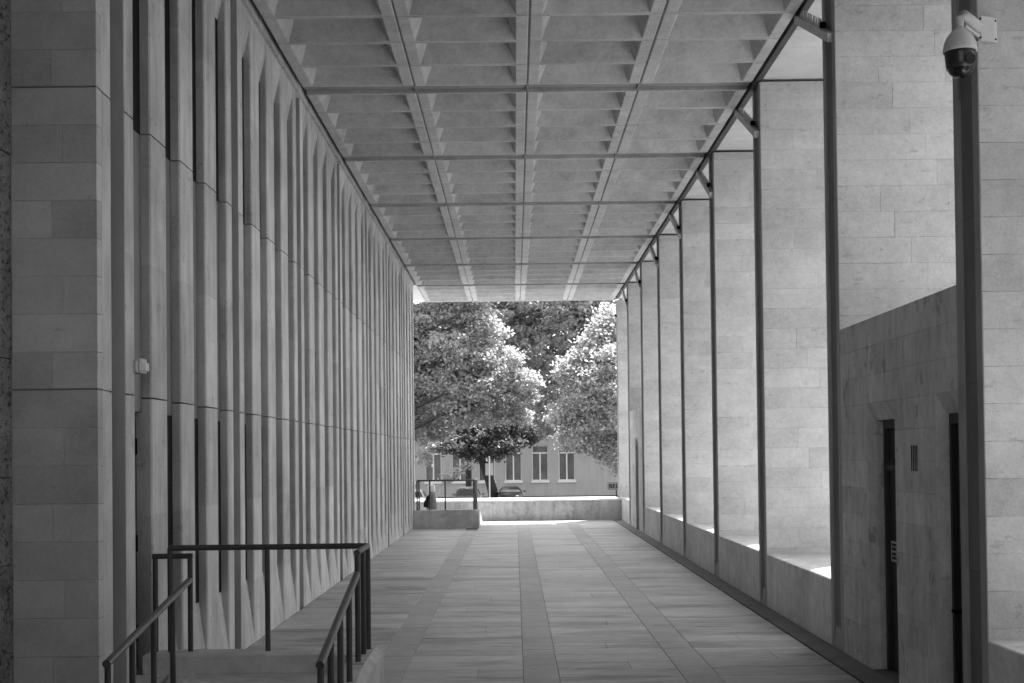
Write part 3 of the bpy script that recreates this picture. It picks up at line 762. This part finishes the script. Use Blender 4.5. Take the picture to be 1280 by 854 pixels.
# ------------------------------------------------------------------ person on the far stair
def skin_obj(name, pts, edges, radii, mat, parent, root=0, sub=1):
    me = bpy.data.meshes.new(name)
    off = world_loc(parent)
    me.from_pydata([tuple(Vector(p)-off) for p in pts], edges, [])
    o = bpy.data.objects.new(name, me); COL.objects.link(o); o.parent = parent
    md = o.modifiers.new("skin", 'SKIN')
    for i, v in enumerate(me.skin_vertices[0].data):
        r = radii[i]
        v.radius = r if isinstance(r, tuple) else (r, r)
        v.use_root = (i == root)
    md.use_smooth_shade = True
    s = o.modifiers.new("subdivision", 'SUBSURF'); s.levels = sub; s.render_levels = sub
    me.materials.append(mat)
    return o
def person(px, py, pz, lab):
    t = thing('person', lab, 'person', (px, py, pz))
    P = lambda x, y, z: (px-y, py+x, pz+z)          # facing left
    # mid-step down the stair
    pts = [P(0, 0, 0.90), P(0, 0, 1.08), P(0, 0.01, 1.28), P(0, 0.0, 1.40), P(0, 0.01, 1.46), P(0, 0.03, 1.55), P(0, 0.02, 1.625),
           P(-0.09, 0, 0.86), P(-0.10, 0.06, 0.48), P(-0.10, 0.0, 0.08), P(-0.10, 0.14, 0.035),
           P(0.09, 0, 0.86), P(0.10, 0.02, 0.48), P(0.10, -0.05, 0.08), P(0.10, 0.09, 0.035),
           P(-0.17, 0, 1.36), P(-0.22, -0.02, 1.10), P(-0.21, 0.08, 0.88), P(-0.21, 0.11, 0.80),
           P(0.17, 0, 1.36), P(0.22, 0.0, 1.10), P(0.22, 0.08, 0.88), P(0.22, 0.11, 0.80)]
    edges = [(0,1),(1,2),(2,3),(3,4),(4,5),(5,6),(0,7),(7,8),(8,9),(9,10),(0,11),(11,12),(12,13),(13,14),(3,15),(15,16),(16,17),(17,18),(3,19),(19,20),(20,21),(21,22)]
    rad = [(0.15,0.11),(0.13,0.10),(0.15,0.105),(0.085,0.075),(0.055,0.055),(0.075,0.09),(0.06,0.075),
           0.085,0.058,0.042,0.035,0.085,0.058,0.042,0.035, 0.055,0.042,0.030,0.026,0.055,0.042,0.030,0.026]
    for sx, wi in ((-1, 18), (1, 22)):
        wx, wy, wz = pts[wi][0]-px, pts[wi][1]-py, pts[wi][2]-pz
        for f in range(4):
            i0 = len(pts)
            dy = -0.03+0.02*f
            pts.append(P(wx, wy+dy, wz-0.045)); pts.append(P(wx-0.006*sx, wy+dy+0.004, wz-0.085)); pts.append(P(wx-0.02*sx, wy+dy+0.006, wz-0.115-0.006*(f in (1, 2))))
            edges += [(wi, i0), (i0, i0+1), (i0+1, i0+2)]; rad += [0.010, 0.009, 0.008]
        i0 = len(pts)
        pts.append(P(wx-0.01*sx, wy+0.045, wz-0.03)); pts.append(P(wx-0.02*sx, wy+0.062, wz-0.07))
        edges += [(wi, i0), (i0, i0+1)]; rad += [0.010, 0.009]
    skin_obj('body', pts, edges, rad, M['skin'], t, 0, 2)
    # face on the far side: nose, ears, eyes, mouth
    MB().tube([P(0, 0.115, 1.565), P(0, 0.14, 1.535)], [0.008, 0.016], 8).build('nose', M['skin'], t)
    for s in (-1, 1):
        MB().lathe([(0, -0.03), (0.012, -0.015), (0.015, 0.0), (0.010, 0.02), (0, 0.03)], P(s*0.083, 0.02, 1.55), 8).build('ear', M['skin'], t)
        MB().lathe([(0, -0.011), (0.009, -0.006), (0.012, 0), (0.009, 0.006), (0, 0.011)], P(s*0.032, 0.108, 1.57), 8).build('eye', M['dark_plastic'], t)
    MB().tube([P(-0.025, 0.11, 1.50), P(0, 0.117, 1.498), P(0.025, 0.11, 1.50)], 0.006, 6).build('mouth', M['dark_cloth'], t)
    # hair: chin-length white bob, open at the face
    n = 20
    prof = [(0.0, 1.675), (0.05, 1.667), (0.083, 1.64), (0.098, 1.60), (0.102, 1.555), (0.098, 1.51), (0.090, 1.475), (0.075, 1.465)]
    vs, fs = [], []
    for r, z in prof:
        for k in range(n+1):
            a = math.radians(125) + math.radians(290)*k/n
            w = 1+0.05*math.sin(k*2.3+z*40)
            vs.append(P(r*w*math.cos(a), 0.015+r*1.1*w*math.sin(a), z))
    for i in range(len(prof)-1):
        for k in range(n):
            fs.append((i*(n+1)+k+1, i*(n+1)+k, (i+1)*(n+1)+k, (i+1)*(n+1)+k+1))
    MB().add(vs, fs, True).build('hair', M['hair'], t)
    # grey coat, flaring below the shoulders
    prof = [(0.055, 0.055, 1.455), (0.10, 0.08, 1.43), (0.185, 0.105, 1.375), (0.215, 0.125, 1.28), (0.225, 0.135, 1.10), (0.235, 0.15, 0.90), (0.26, 0.18, 0.55), (0.245, 0.17, 0.55)]
    n = 24
    vs = [P(rx*math.cos(2*math.pi*k/n), ry*math.sin(2*math.pi*k/n)*(1+0.04*math.sin(k*3)), z) for rx, ry, z in prof for k in range(n)]
    fs = [((i+1)*n+k, (i+1)*n+(k+1) % n, i*n+(k+1) % n, i*n+k) for i in range(len(prof)-1) for k in range(n)]
    MB().add(vs, fs, True).build('coat', M['coat'], t)
    for s in (-1, 1):
        MB().tube([P(s*0.17, 0, 1.37), P(s*0.225, -0.01, 1.10), P(s*0.22, 0.06, 0.90)], [0.07, 0.058, 0.05], 12).build('sleeve', M['coat'], t)
        MB().tube([P(s*0.09, 0, 0.86), P(s*0.10, 0.05, 0.48), P(s*0.10, -0.02, 0.09)], [0.095, 0.075, 0.06], 10).build('trouser_leg', M['dark_cloth'], t)
        y0 = 0.0 if s < 0 else -0.05
        MB().tube([P(s*0.10, y0-0.06, 0.045), P(s*0.10, y0+0.05, 0.045), P(s*0.10, y0+0.18, 0.03)], [0.045, 0.05, 0.03], 10).build('shoe', M['dark_plastic'], t)
    return t
PX, PY = -2.27, 36.9
person(PX, PY, -0.56, 'white haired person in a grey coat going down the far left stair')
bgt = thing('shoulder_bag', 'dark bag held in front of the white haired person', 'bag', (PX-0.18, PY-0.1, 0.4))
MB().prism([(PX-0.21, 0.50), (PX-0.10, 0.48), (PX-0.09, 0.62), (PX-0.06, 0.82), (PX-0.12, 0.79), (PX-0.20, 0.64)], 'y', PY-0.20, PY-0.02).build('bag_body', M['dark_cloth'], bgt)
MB().tube([(PX-0.10, PY-0.16, 0.76), (PX-0.04, PY-0.17, 0.86), (PX+0.04, PY-0.14, 0.83)], 0.014, 6).build('strap', M['dark_cloth'], bgt)

# ------------------------------------------------------------------ street beyond: building, sign, cars
YB = 118.0
def px2x(u, y): return (u-VPU+ (0))*y/FPX
bd = thing('office_building', 'long pale stone building with tall paired windows across the street', 'building', (0, YB, ZS))
WW, WS = 1.40, 2.315
wx0 = px2x(675.0, YB)-WW/2
cols = [wx0+WS*i for i in range(-13, 12) if not (2 <= i <= 5)]
rows = [(-0.30, 2.72), (4.2, 7.0)]
xe = sorted(set([-34.0, 34.0] + [v for c in cols for v in (c, c+WW)]))
wallb = MB()
prevz = ZS
for (z0, z1) in rows:
    wallb.box(-34, 34, YB, YB+1.2, prevz, z0)
    edges_ = [-34.0] + [v for c in cols for v in (c, c+WW)] + [34.0]
    for a, c in zip(edges_[0::2], edges_[1::2]): wallb.box(a, c, YB, YB+1.2, z0+0.0, z1)
    prevz = z1
wallb.box(-34, 34, YB, YB+1.2, prevz, 8.6)
wallb.build('wall', M['facade'], bd)
cb = MB()
zc_ = ZS+0.5
MB().box(-34.3, 34.3, YB-0.3, YB+8, 8.6, 9.1).build('roof', M['facade_trim'], bd)
MB().box(-34, 34, YB+1.21, YB+8, ZS, 8.59).build('building_core', M['facade_glass'], bd)
def win_meshes(h):
    f = MB().box(0, 0.07, 0.12, 0.24, 0, h).box(WW-0.07, WW, 0.12, 0.24, 0, h).box(0.0705, WW-0.0705, 0.12, 0.24, h-0.07, h).box(0.0705, WW-0.0705, 0.12, 0.24, 0, 0.06)
    f.box(WW/2-0.06, WW/2+0.06, 0.13, 0.23, 0.0605, (h-0.0705 if h < 2.9 else 2.3195))
    if h > 2.9: f.box(0.0705, WW-0.0705, 0.13, 0.23, 2.32, 2.44)
    p = MB().box(0.01, WW-0.01, 0.18, 0.20, 0.01, h-0.01)
    s = MB().box(-0.1, WW+0.1, -0.12, 0.12, -0.2, -0.003)
    return f.mesh('window', M['facade_trim']), p.mesh('pane', M['facade_glass']), s.mesh('sill', M['facade_trim'])
for (z0, z1) in rows:
    fm_, pm_, sm_ = win_meshes(z1-z0)
    for c in cols:
        w = inst('window', fm_, bd, (c, YB, z0))
        inst('pane', pm_, w, (c, YB, z0)); inst('sill', sm_, w, (c, YB, z0))

# sign board with block letters, its right end hidden by the last pier
YSG = 113.0
sx0 = px2x(759, YSG)
sn = thing('sign_board', 'grey sign board on posts with black capital letters in front of the far building', 'sign', (sx0+1, YSG, ZS))
MB().box(sx0, sx0+2.6, YSG, YSG+0.08, -1.08, -0.42).build('board', M['sign_grey'], sn)
for x in (sx0+0.68, sx0+2.3): MB().box(x, x+0.09, YSG+0.09, YSG+0.18, ZS, -0.5).build('sign_post', M['sign_black'], sn)
def letter(ch, x, z, h):
    s, w = 0.075, 0.20
    b = MB(); y0, y1 = YSG-0.03, YSG-0.001
    bx = lambda a, c, d, e: b.box(x+a, x+c, y0, y1, z+d, z+e)
    bx(0, s, 0, h)
    bx(-0.03, -0.0005, 0, 0.04); bx(s+0.0005, s+0.03, 0, 0.04); bx(-0.03, -0.0005, h-0.04, h)
    if ch == 'R':
        bx(s, w-0.06, h-0.06, h); bx(s, w-0.06, h*0.48, h*0.48+0.06); bx(w-0.059, w+0.01, h*0.52, h-0.03)
        b.prism([(x+0.12, z+h*0.47), (x+0.20, z+h*0.47), (x+w+0.05, z), (x+w-0.05, z)], 'y', y0, y1)
    elif ch == 'E':
        bx(s, w, h-0.06, h); bx(s, w-0.06, h*0.47, h*0.47+0.06); bx(s+0.031, w, 0, 0.06)
    elif ch == 'L':
        bx(s+0.031, w, 0, 0.06); bx(w-0.05, w, 0.0605, 0.13)
    b.build('letter', M['sign_black'], sn)
for i, ch in enumerate('REL'): letter(ch, sx0+0.14+i*0.285, -0.90, 0.32)

YPS = 93.5
xp = px2x(611.6, YPS)
ss = thing('street_sign', 'pale pole with small rectangular grey plate in front of the leaning trunk', 'street sign', (xp, YPS, ZS))
MB().tube([(xp, YPS, ZS), (xp, YPS, 1.85)], 0.05, 10).build('pole', M['coping'], ss)
MB().box(xp-0.28, xp+0.27, YPS+0.056, YPS+0.08, 0.53, 1.36).build('plate', M['grey_plastic'], ss)

def car(x, y, paint, glass, lab, w=1.76, hgt=1.5, L=4.2, flip=False):
    """rear towards the viewer (or front if flip)"""
    t = thing('parked_car', lab, 'car', (x, y, ZS), 'cars parked beyond the parapet')
    z0 = ZS
    s = -1 if flip else 1
    Y = lambda v: y + (v if not flip else L-v)
    # lower body: rounded cross-sections along the length
    secs = [(0.0, 0.80, 0.35, 0.78), (0.12, 0.94, 0.28, 0.92), (0.9, 1.0, 0.24, 0.95), (2.9, 1.0, 0.24, 0.93), (3.7, 0.96, 0.26, 0.80), (4.1, 0.86, 0.32, 0.68), (4.2, 0.74, 0.38, 0.60)]
    vs, fs = [], []
    for (v, ws, zb, zt) in secs:
        hw = w/2*ws
        vs += [(x-hw*0.92, Y(v), z0+zb), (x-hw, Y(v), z0+zb+0.14), (x-hw, Y(v), z0+zt-0.16), (x-hw*0.90, Y(v), z0+zt), (x, Y(v), z0+zt+0.02), (x+hw*0.90, Y(v), z0+zt), (x+hw, Y(v), z0+zt-0.16), (x+hw, Y(v), z0+zb+0.14), (x+hw*0.92, Y(v), z0+zb)]
    n = 9
    for i in range(len(secs)-1):
        for j in range(n): fs.append((i*n+j, i*n+(j+1) % n, (i+1)*n+(j+1) % n, (i+1)*n+j))
    fs += [list(range(n))[::-1], list(range((len(secs)-1)*n, len(secs)*n))]
    MB().add(vs, fs, True).build('body', paint, t)
    cab = [(0.10, 0.86, 0.90), (0.42, 0.70, hgt-0.06), (0.75, 0.68, hgt), (1.9, 0.70, hgt), (2.3, 0.72, hgt-0.07), (3.05, 0.88, 0.90)]
    vs, fs = [], []
    for (v, ws, zt) in cab:
        hw = w/2
        low = 0.90
        vs += [(x-hw*0.93, Y(v), z0+low), (x-hw*ws, Y(v), z0+max(zt-0.05, low)), (x-hw*ws*0.85, Y(v), z0+zt), (x+hw*ws*0.85, Y(v), z0+zt), (x+hw*ws, Y(v), z0+max(zt-0.05, low)), (x+hw*0.93, Y(v), z0+low)]
    n = 6
    for i in range(len(cab)-1):
        for j in range(n-1): fs.append((i*n+j, i*n+j+1, (i+1)*n+j+1, (i+1)*n+j))
    cb = MB().add(vs, fs, True).build('cabin', paint, t)
    e = 0.012
    def quad(name, pts, mat):
        c = sum((Vector(p) for p in pts), Vector())/4
        nn = (Vector(pts[1])-Vector(pts[0])).cross(Vector(pts[3])-Vector(pts[0])).normalized()
        if nn.dot(c-Vector((x, y+2.0, z0+0.9))) < 0: nn = -nn
        o_ = [Vector(p)+nn*e for p in pts]; i_ = [Vector(p)-nn*e for p in pts]
        return MB().add(o_+i_, [(0,1,2,3), (7,6,5,4), (0,4,5,1), (1,5,6,2), (2,6,7,3), (3,7,4,0)]).build(name, mat, t)
    hw = w/2
    quad('rear_window', [(x-hw*0.80, Y(0.13), z0+0.98), (x+hw*0.80, Y(0.13), z0+0.98), (x+hw*0.60, Y(0.40), z0+hgt-0.12), (x-hw*0.60, Y(0.40), z0+hgt-0.12)], glass)
    quad('windscreen', [(x-hw*0.80, Y(2.98), z0+0.96), (x+hw*0.80, Y(2.98), z0+0.96), (x+hw*0.62, Y(2.36), z0+hgt-0.13), (x-hw*0.62, Y(2.36), z0+hgt-0.13)], glass)
    for sd in (-1, 1):
        quad('side_window', [(x+sd*hw*0.925, Y(0.55), z0+0.95), (x+sd*hw*0.925, Y(2.70), z0+0.95), (x+sd*hw*0.735, Y(2.1), z0+hgt-0.12), (x+sd*hw*0.725, Y(0.75), z0+hgt-0.12)], M['car_glass'])
        MB().box(x+sd*hw*0.62, x+sd*hw*0.90, min(Y(0.03), Y(0.10)), max(Y(0.03), Y(0.10)), z0+0.62, z0+0.80).build('tail_lamp', M['lamp_red'], t)
        MB().box(x+sd*(hw+0.02), x+sd*(hw+0.18), min(Y(2.45), Y(2.6)), max(Y(2.45), Y(2.6)), z0+0.92, z0+1.05).build('mirror', paint, t)
        for v in (0.8, 3.35):
            xa, xb = x+sd*(hw-0.19), x+sd*(hw+0.005)
            wh = MB().tube([(xa, Y(v), z0+0.31), (xb, Y(v), z0+0.31)], 0.31, 18).build('wheel', M['tyre'], t)
            MB().tube([(xb, Y(v), z0+0.31), (xb+sd*0.01, Y(v), z0+0.31)], 0.19, 12).build('rim', M['chrome'], wh)
    MB().box(x-hw*0.82, x+hw*0.82, min(Y(-0.06), Y(0.05)), max(Y(-0.06), Y(0.05)), z0+0.36, z0+0.55).build('bumper', paint, t)
    MB().box(x-0.12, x+0.12, min(Y(0.36), Y(0.41)), max(Y(0.36), Y(0.41)), z0+hgt-0.09, z0+hgt-0.04).build('brake_lamp', M['coping'], t)
    MB().box(x-0.26, x+0.26, min(Y(-0.072), Y(-0.061)), max(Y(-0.072), Y(-0.061)), z0+0.58, z0+0.69).build('number_plate', M['coping'], t)
    return t
car(px2x(583.5, 88), 88, M['car_grey'], M['car_glass'], 'grey hatchback parked behind the far guard rail, seen from the rear')
car(px2x(637.5, 95), 95, M['car_dark'], M['car_glass_reflection'], 'dark car with bright reflecting windscreen parked right of the leaning trunk', 1.78, 1.30, 4.2, True)
car(px2x(514, 86), 86, M['car_white'], M['car_glass'], 'white car at far left mostly hidden by the passage wall', 1.76, 1.45)

# ------------------------------------------------------------------ trees
def tree(x, y, lab, trunk, limbs, clumps, nleaf, leaf, seed, size=0.24):
    rs = np.random.RandomState(seed)
    t = thing('tree', lab, 'tree', (x, y, ZS), 'broadleaf trees beyond the parapet')
    tb = MB().tube([p for p, r in trunk], [r for p, r in trunk], 12)
    tb.build('trunk', M['bark'], t)
    lb = MB()
    for pts, r0 in limbs:
        n = len(pts)
        lb.tube(pts, [r0*(1-0.8*i/(n-1)) for i in range(n)], 7)
    lb.build('limbs', M['bark'], t)
    # leaf quads clustered into sprays inside clumps, so that gaps and lit edges appear
    cen, tone = [], []
    vol = np.array([c[3]*c[4]*c[5] for c in clumps]) ** 0.8
    cnt = (vol/vol.sum()*nleaf).astype(int)
    for (cx, cy, cz, rx, ry, rz_), n in zip(clumps, cnt):
        ns = max(6, n//34)
        u = rs.normal(size=(ns, 3)); u /= np.linalg.norm(u, axis=1)[:, None]
        rad = rs.uniform(0.35, 1.0, ns) ** 0.45
        sp = u*rad[:, None]*np.array([rx, ry, rz_]) + np.array([cx, cy, cz])
        sp += rs.normal(scale=0.08*rx, size=sp.shape)
        which = rs.randint(0, ns, n)
        d = rs.normal(size=(n, 3))*np.array([0.27, 0.27, 0.15])
        st = rs.uniform(0.3, 0.7, ns)
        cen.append(sp[which]+d)
        tone.append(np.clip(st[which]+rs.uniform(-0.3, 0.3, n), 0, 1))
    cen = np.concatenate(cen); tone = np.concatenate(tone)
    n = len(cen)
    nrm = rs.normal(size=(n, 3)); nrm[:, 2] = np.abs(nrm[:, 2])+0.5
    nrm /= np.linalg.norm(nrm, axis=1)[:, None]
    a = np.cross(nrm, rs.normal(size=(n, 3))); a /= np.linalg.norm(a, axis=1)[:, None]
    bb = np.cross(nrm, a)
    s = size*rs.uniform(0.6, 1.25, n)[:, None]
    q = np.stack([cen-a*s*0.62, cen-bb*s*0.34+nrm*s*0.08, cen+a*s*0.62, cen+bb*s*0.34+nrm*s*0.08], axis=1).reshape(-1, 3)
    q -= np.array([x, y, ZS])
    me = bpy.data.meshes.new('crown')
    me.vertices.add(4*n); me.vertices.foreach_set("co", q.ravel().astype(np.float32))
    me.loops.add(4*n); me.loops.foreach_set("vertex_index", np.arange(4*n, dtype=np.int32))
    me.polygons.add(n); me.polygons.foreach_set("loop_start", np.arange(0, 4*n, 4, dtype=np.int32))
    me.polygons.foreach_set("loop_total", np.full(n, 4, dtype=np.int32))
    me.update(calc_edges=True)
    at = me.attributes.new("tone", 'FLOAT', 'FACE'); at.data.foreach_set("value", tone.astype(np.float32))
    me.materials.append(leaf)
    o = bpy.data.objects.new('crown', me); COL.objects.link(o); o.parent = t
    o["kind"] = "stuff"
    return t
def U(u, v, y):           # photo pixel at a distance -> world
    return ((u-VPU)*y/FPX, y, EYE-(v-VPV)*y/FPX)
def clump(u, v, y, ru, rv, rd=None):
    c = U(u, v, y); k = y/FPX
    return (c[0], y, c[2], ru*k, (rd if rd else ru*k), rv*k)
YT = 92.0
tr = [(U(455, 640, YT), 0.45), (U(458, 580, YT), 0.40), (U(465, 540, YT), 0.34), (U(475, 470, YT), 0.24), (U(500, 400, YT), 0.12), (U(520, 340, YT), 0.05)]
limbs = [([U(462, 560, YT), U(505, 540, YT-3.5), U(545, 520, YT-4), U(590, 505, YT-4), U(645, 486, YT-4)], 0.22),
         ([U(466, 535, YT), U(510, 512, YT-3.5), U(560, 490, YT-4), U(580, 470, YT-4)], 0.18),
         ([U(475, 470, YT), U(530, 455, YT-2), U(600, 440, YT-3), U(640, 440, YT-3)], 0.14),
         ([U(485, 440, YT), U(540, 410, YT-3), U(575, 392, YT-3.5), U(590, 372, YT-3.5)], 0.12),
         ([U(475, 480, YT), U(520, 470, YT-3), U(550, 450, YT-3.5), U(565, 420, YT-3.5)], 0.10)]
cl = [clump(545, 400, YT-1, 34, 30), clump(585, 390, YT-1, 32, 30), clump(606, 415, YT-2, 26, 24), clump(560, 440, YT-3, 36, 26), clump(625, 450, YT-3, 28, 20), clump(590, 455, YT-2, 34, 24),
      clump(650, 480, YT-3, 24, 17), clump(600, 487, YT-3.5, 36, 20), clump(540, 480, YT-3, 30, 20), clump(635, 505, YT-2, 26, 13), clump(528, 510, YT-2, 18, 20), clump(570, 510, YT-3, 30, 14),
      clump(533, 545, YT-2, 16, 18), clump(553, 535, YT-2, 18, 12), clump(640, 520, YT-2, 22, 12), clump(575, 525, YT-3, 22, 10), clump(610, 520, YT-3, 24, 10), clump(526, 570, YT-3, 10, 12), clump(575, 340, YT, 60, 36), clump(510, 440, YT-2, 30, 40), clump(490, 500, YT-2, 36, 50), clump(662, 495, YT-3, 14, 10), clump(480, 400, YT, 50, 60)]
tree(*U(455, 640, YT)[:2], 'large bright leafy tree whose long limbs reach in from the left', tr, limbs, cl, 70000, M['leaf'], 3, 0.25)
YD = 98.0
tr = [(U(618, 628, YD), 0.42), (U(615, 612, YD), 0.36), (U(610.5, 596, YD), 0.34), (U(604.5, 580, YD), 0.33), (U(598, 569, YD), 0.29), (U(588, 556, YD), 0.24), (U(580, 535, YD), 0.16), (U(575, 505, YD), 0.08)]
limbs = [([U(602, 574, YD), U(617, 550, YD-1), U(640, 535, YD-2), U(655, 525, YD-2)], 0.16),
         ([U(590, 558, YD), U(570, 548, YD-1), U(555, 545, YD-2)], 0.12), ([U(586, 555, YD), U(600, 530, YD-1), U(620, 515, YD-1)], 0.10)]
cl = [clump(585, 533, YD, 32, 20), clump(620, 536, YD-1, 34, 20), clump(610, 556, YD-2, 34, 15), clump(580, 558, YD-2, 26, 12), clump(637, 560, YD-1, 18, 10), clump(645, 535, YD, 24, 18), clump(600, 510, YD+1, 40, 18), clump(560, 548, YD, 18, 14), clump(655, 545, YD, 16, 12)]
tree(*U(618, 628, YD)[:2], 'leaning trunk tree under the bright crown, shade put into its dark leaf colour', tr, limbs, cl, 22000, M['leaf_shade'], 21, 0.25)
Y3 = 84.0
tr = [(U(790, 640, Y3), 0.3), (U(788, 560, Y3), 0.25), (U(775, 500, Y3), 0.15), (U(765, 430, Y3), 0.06)]
limbs = [([U(787, 560, Y3), U(755, 535, Y3-1), U(730, 525, Y3-1)], 0.10), ([U(780, 520, Y3), U(745, 480, Y3-1), U(725, 460, Y3-1)], 0.09), ([U(787, 560, Y3), U(800, 520, Y3)], 0.1)]
cl = [clump(757, 418, Y3-1, 20, 18), clump(738, 440, Y3-1.5, 20, 17), clump(714, 464, Y3-2, 18, 15), clump(764, 455, Y3-2.5, 26, 20), clump(740, 475, Y3-3, 22, 16), clump(728, 500, Y3-2.5, 26, 17), clump(765, 495, Y3-3, 24, 18),
      clump(706, 520, Y3-2, 18, 16), clump(750, 528, Y3-2, 30, 17), clump(722, 548, Y3-1, 26, 16), clump(757, 560, Y3-0.5, 24, 16), clump(766, 583, Y3-1, 10, 12), clump(790, 450, Y3, 40, 50), clump(800, 520, Y3, 40, 50), clump(775, 400, Y3, 24, 24)]
tree(*U(790, 640, Y3)[:2], 'rounded pale leafed tree at the right end beside the last pier', tr, limbs, cl, 42000, M['leaf'], 5, 0.22)
Y4 = 108.0
tr = [(U(586, 640, Y4), 0.26), (U(585.5, 600, Y4), 0.24), (U(585.5, 560, Y4), 0.23), (U(600, 480, Y4), 0.2), (U(640, 420, Y4), 0.1)]
limbs = [([U(592, 540, Y4), U(640, 470, Y4), U(680, 420, Y4)], 0.16), ([U(604, 470, Y4), U(620, 400, Y4), U(650, 340, Y4)], 0.14), ([U(588, 575, Y4), U(575, 590, Y4-2), U(560, 600, Y4-3)], 0.05)]
cl = [clump(640, 400, Y4, 50, 36), clump(660, 440, Y4, 44, 34), clump(600, 380, Y4, 50, 40), clump(640, 350, Y4, 60, 36), clump(560, 420, Y4+1, 60, 50), clump(660, 490, Y4+1, 40, 36), clump(530, 500, Y4+1, 40, 50),
      clump(590, 540, Y4-1, 36, 22), clump(560, 600, Y4-3, 9, 5), clump(568, 590, Y4-3, 8, 5), clump(551, 612, Y4-3, 3, 6), clump(580, 583, Y4-3, 6, 7), clump(660, 540, Y4, 30, 14)]
tree(*U(586, 640, Y4)[:2], 'dark trunked tree standing straight behind the bright tree', tr, limbs, cl, 46000, M['leaf_mid'], 8, 0.30)
Y5 = 106.0
tr = [(U(830, 640, Y5), 0.4), (U(825, 540, Y5), 0.34), (U(790, 460, Y5), 0.24), (U(760, 400, Y5), 0.1)]
limbs = [([U(800, 480, Y5), U(760, 420, Y5-1), U(720, 395, Y5-1)], 0.16), ([U(790, 460, Y5), U(750, 440, Y5), U(700, 450, Y5)], 0.15), ([U(745, 405, Y5-3), U(730, 390, Y5-3), U(705, 385, Y5-3)], 0.07)]
cl = [clump(720, 400, Y5-1, 46, 32), clump(690, 430, Y5, 40, 34), clump(750, 390, Y5-1, 40, 30), clump(700, 370, Y5, 60, 30), clump(760, 350, Y5, 60, 40), clump(700, 475, Y5+1, 34, 32), clump(790, 440, Y5, 50, 60), clump(690, 520, Y5+2, 30, 30), clump(740, 450, Y5+1, 40, 40), clump(715, 388, Y5+2, 40, 24), clump(755, 392, Y5+2, 36, 24), clump(670, 395, Y5+2, 34, 26), clump(640, 385, Y5+3, 34, 26)]
tree(*U(830, 640, Y5)[:2], 'tall mid grey tree filling the gap between the two bright crowns', tr, limbs, cl, 50000, M['leaf_mid'], 11, 0.30)
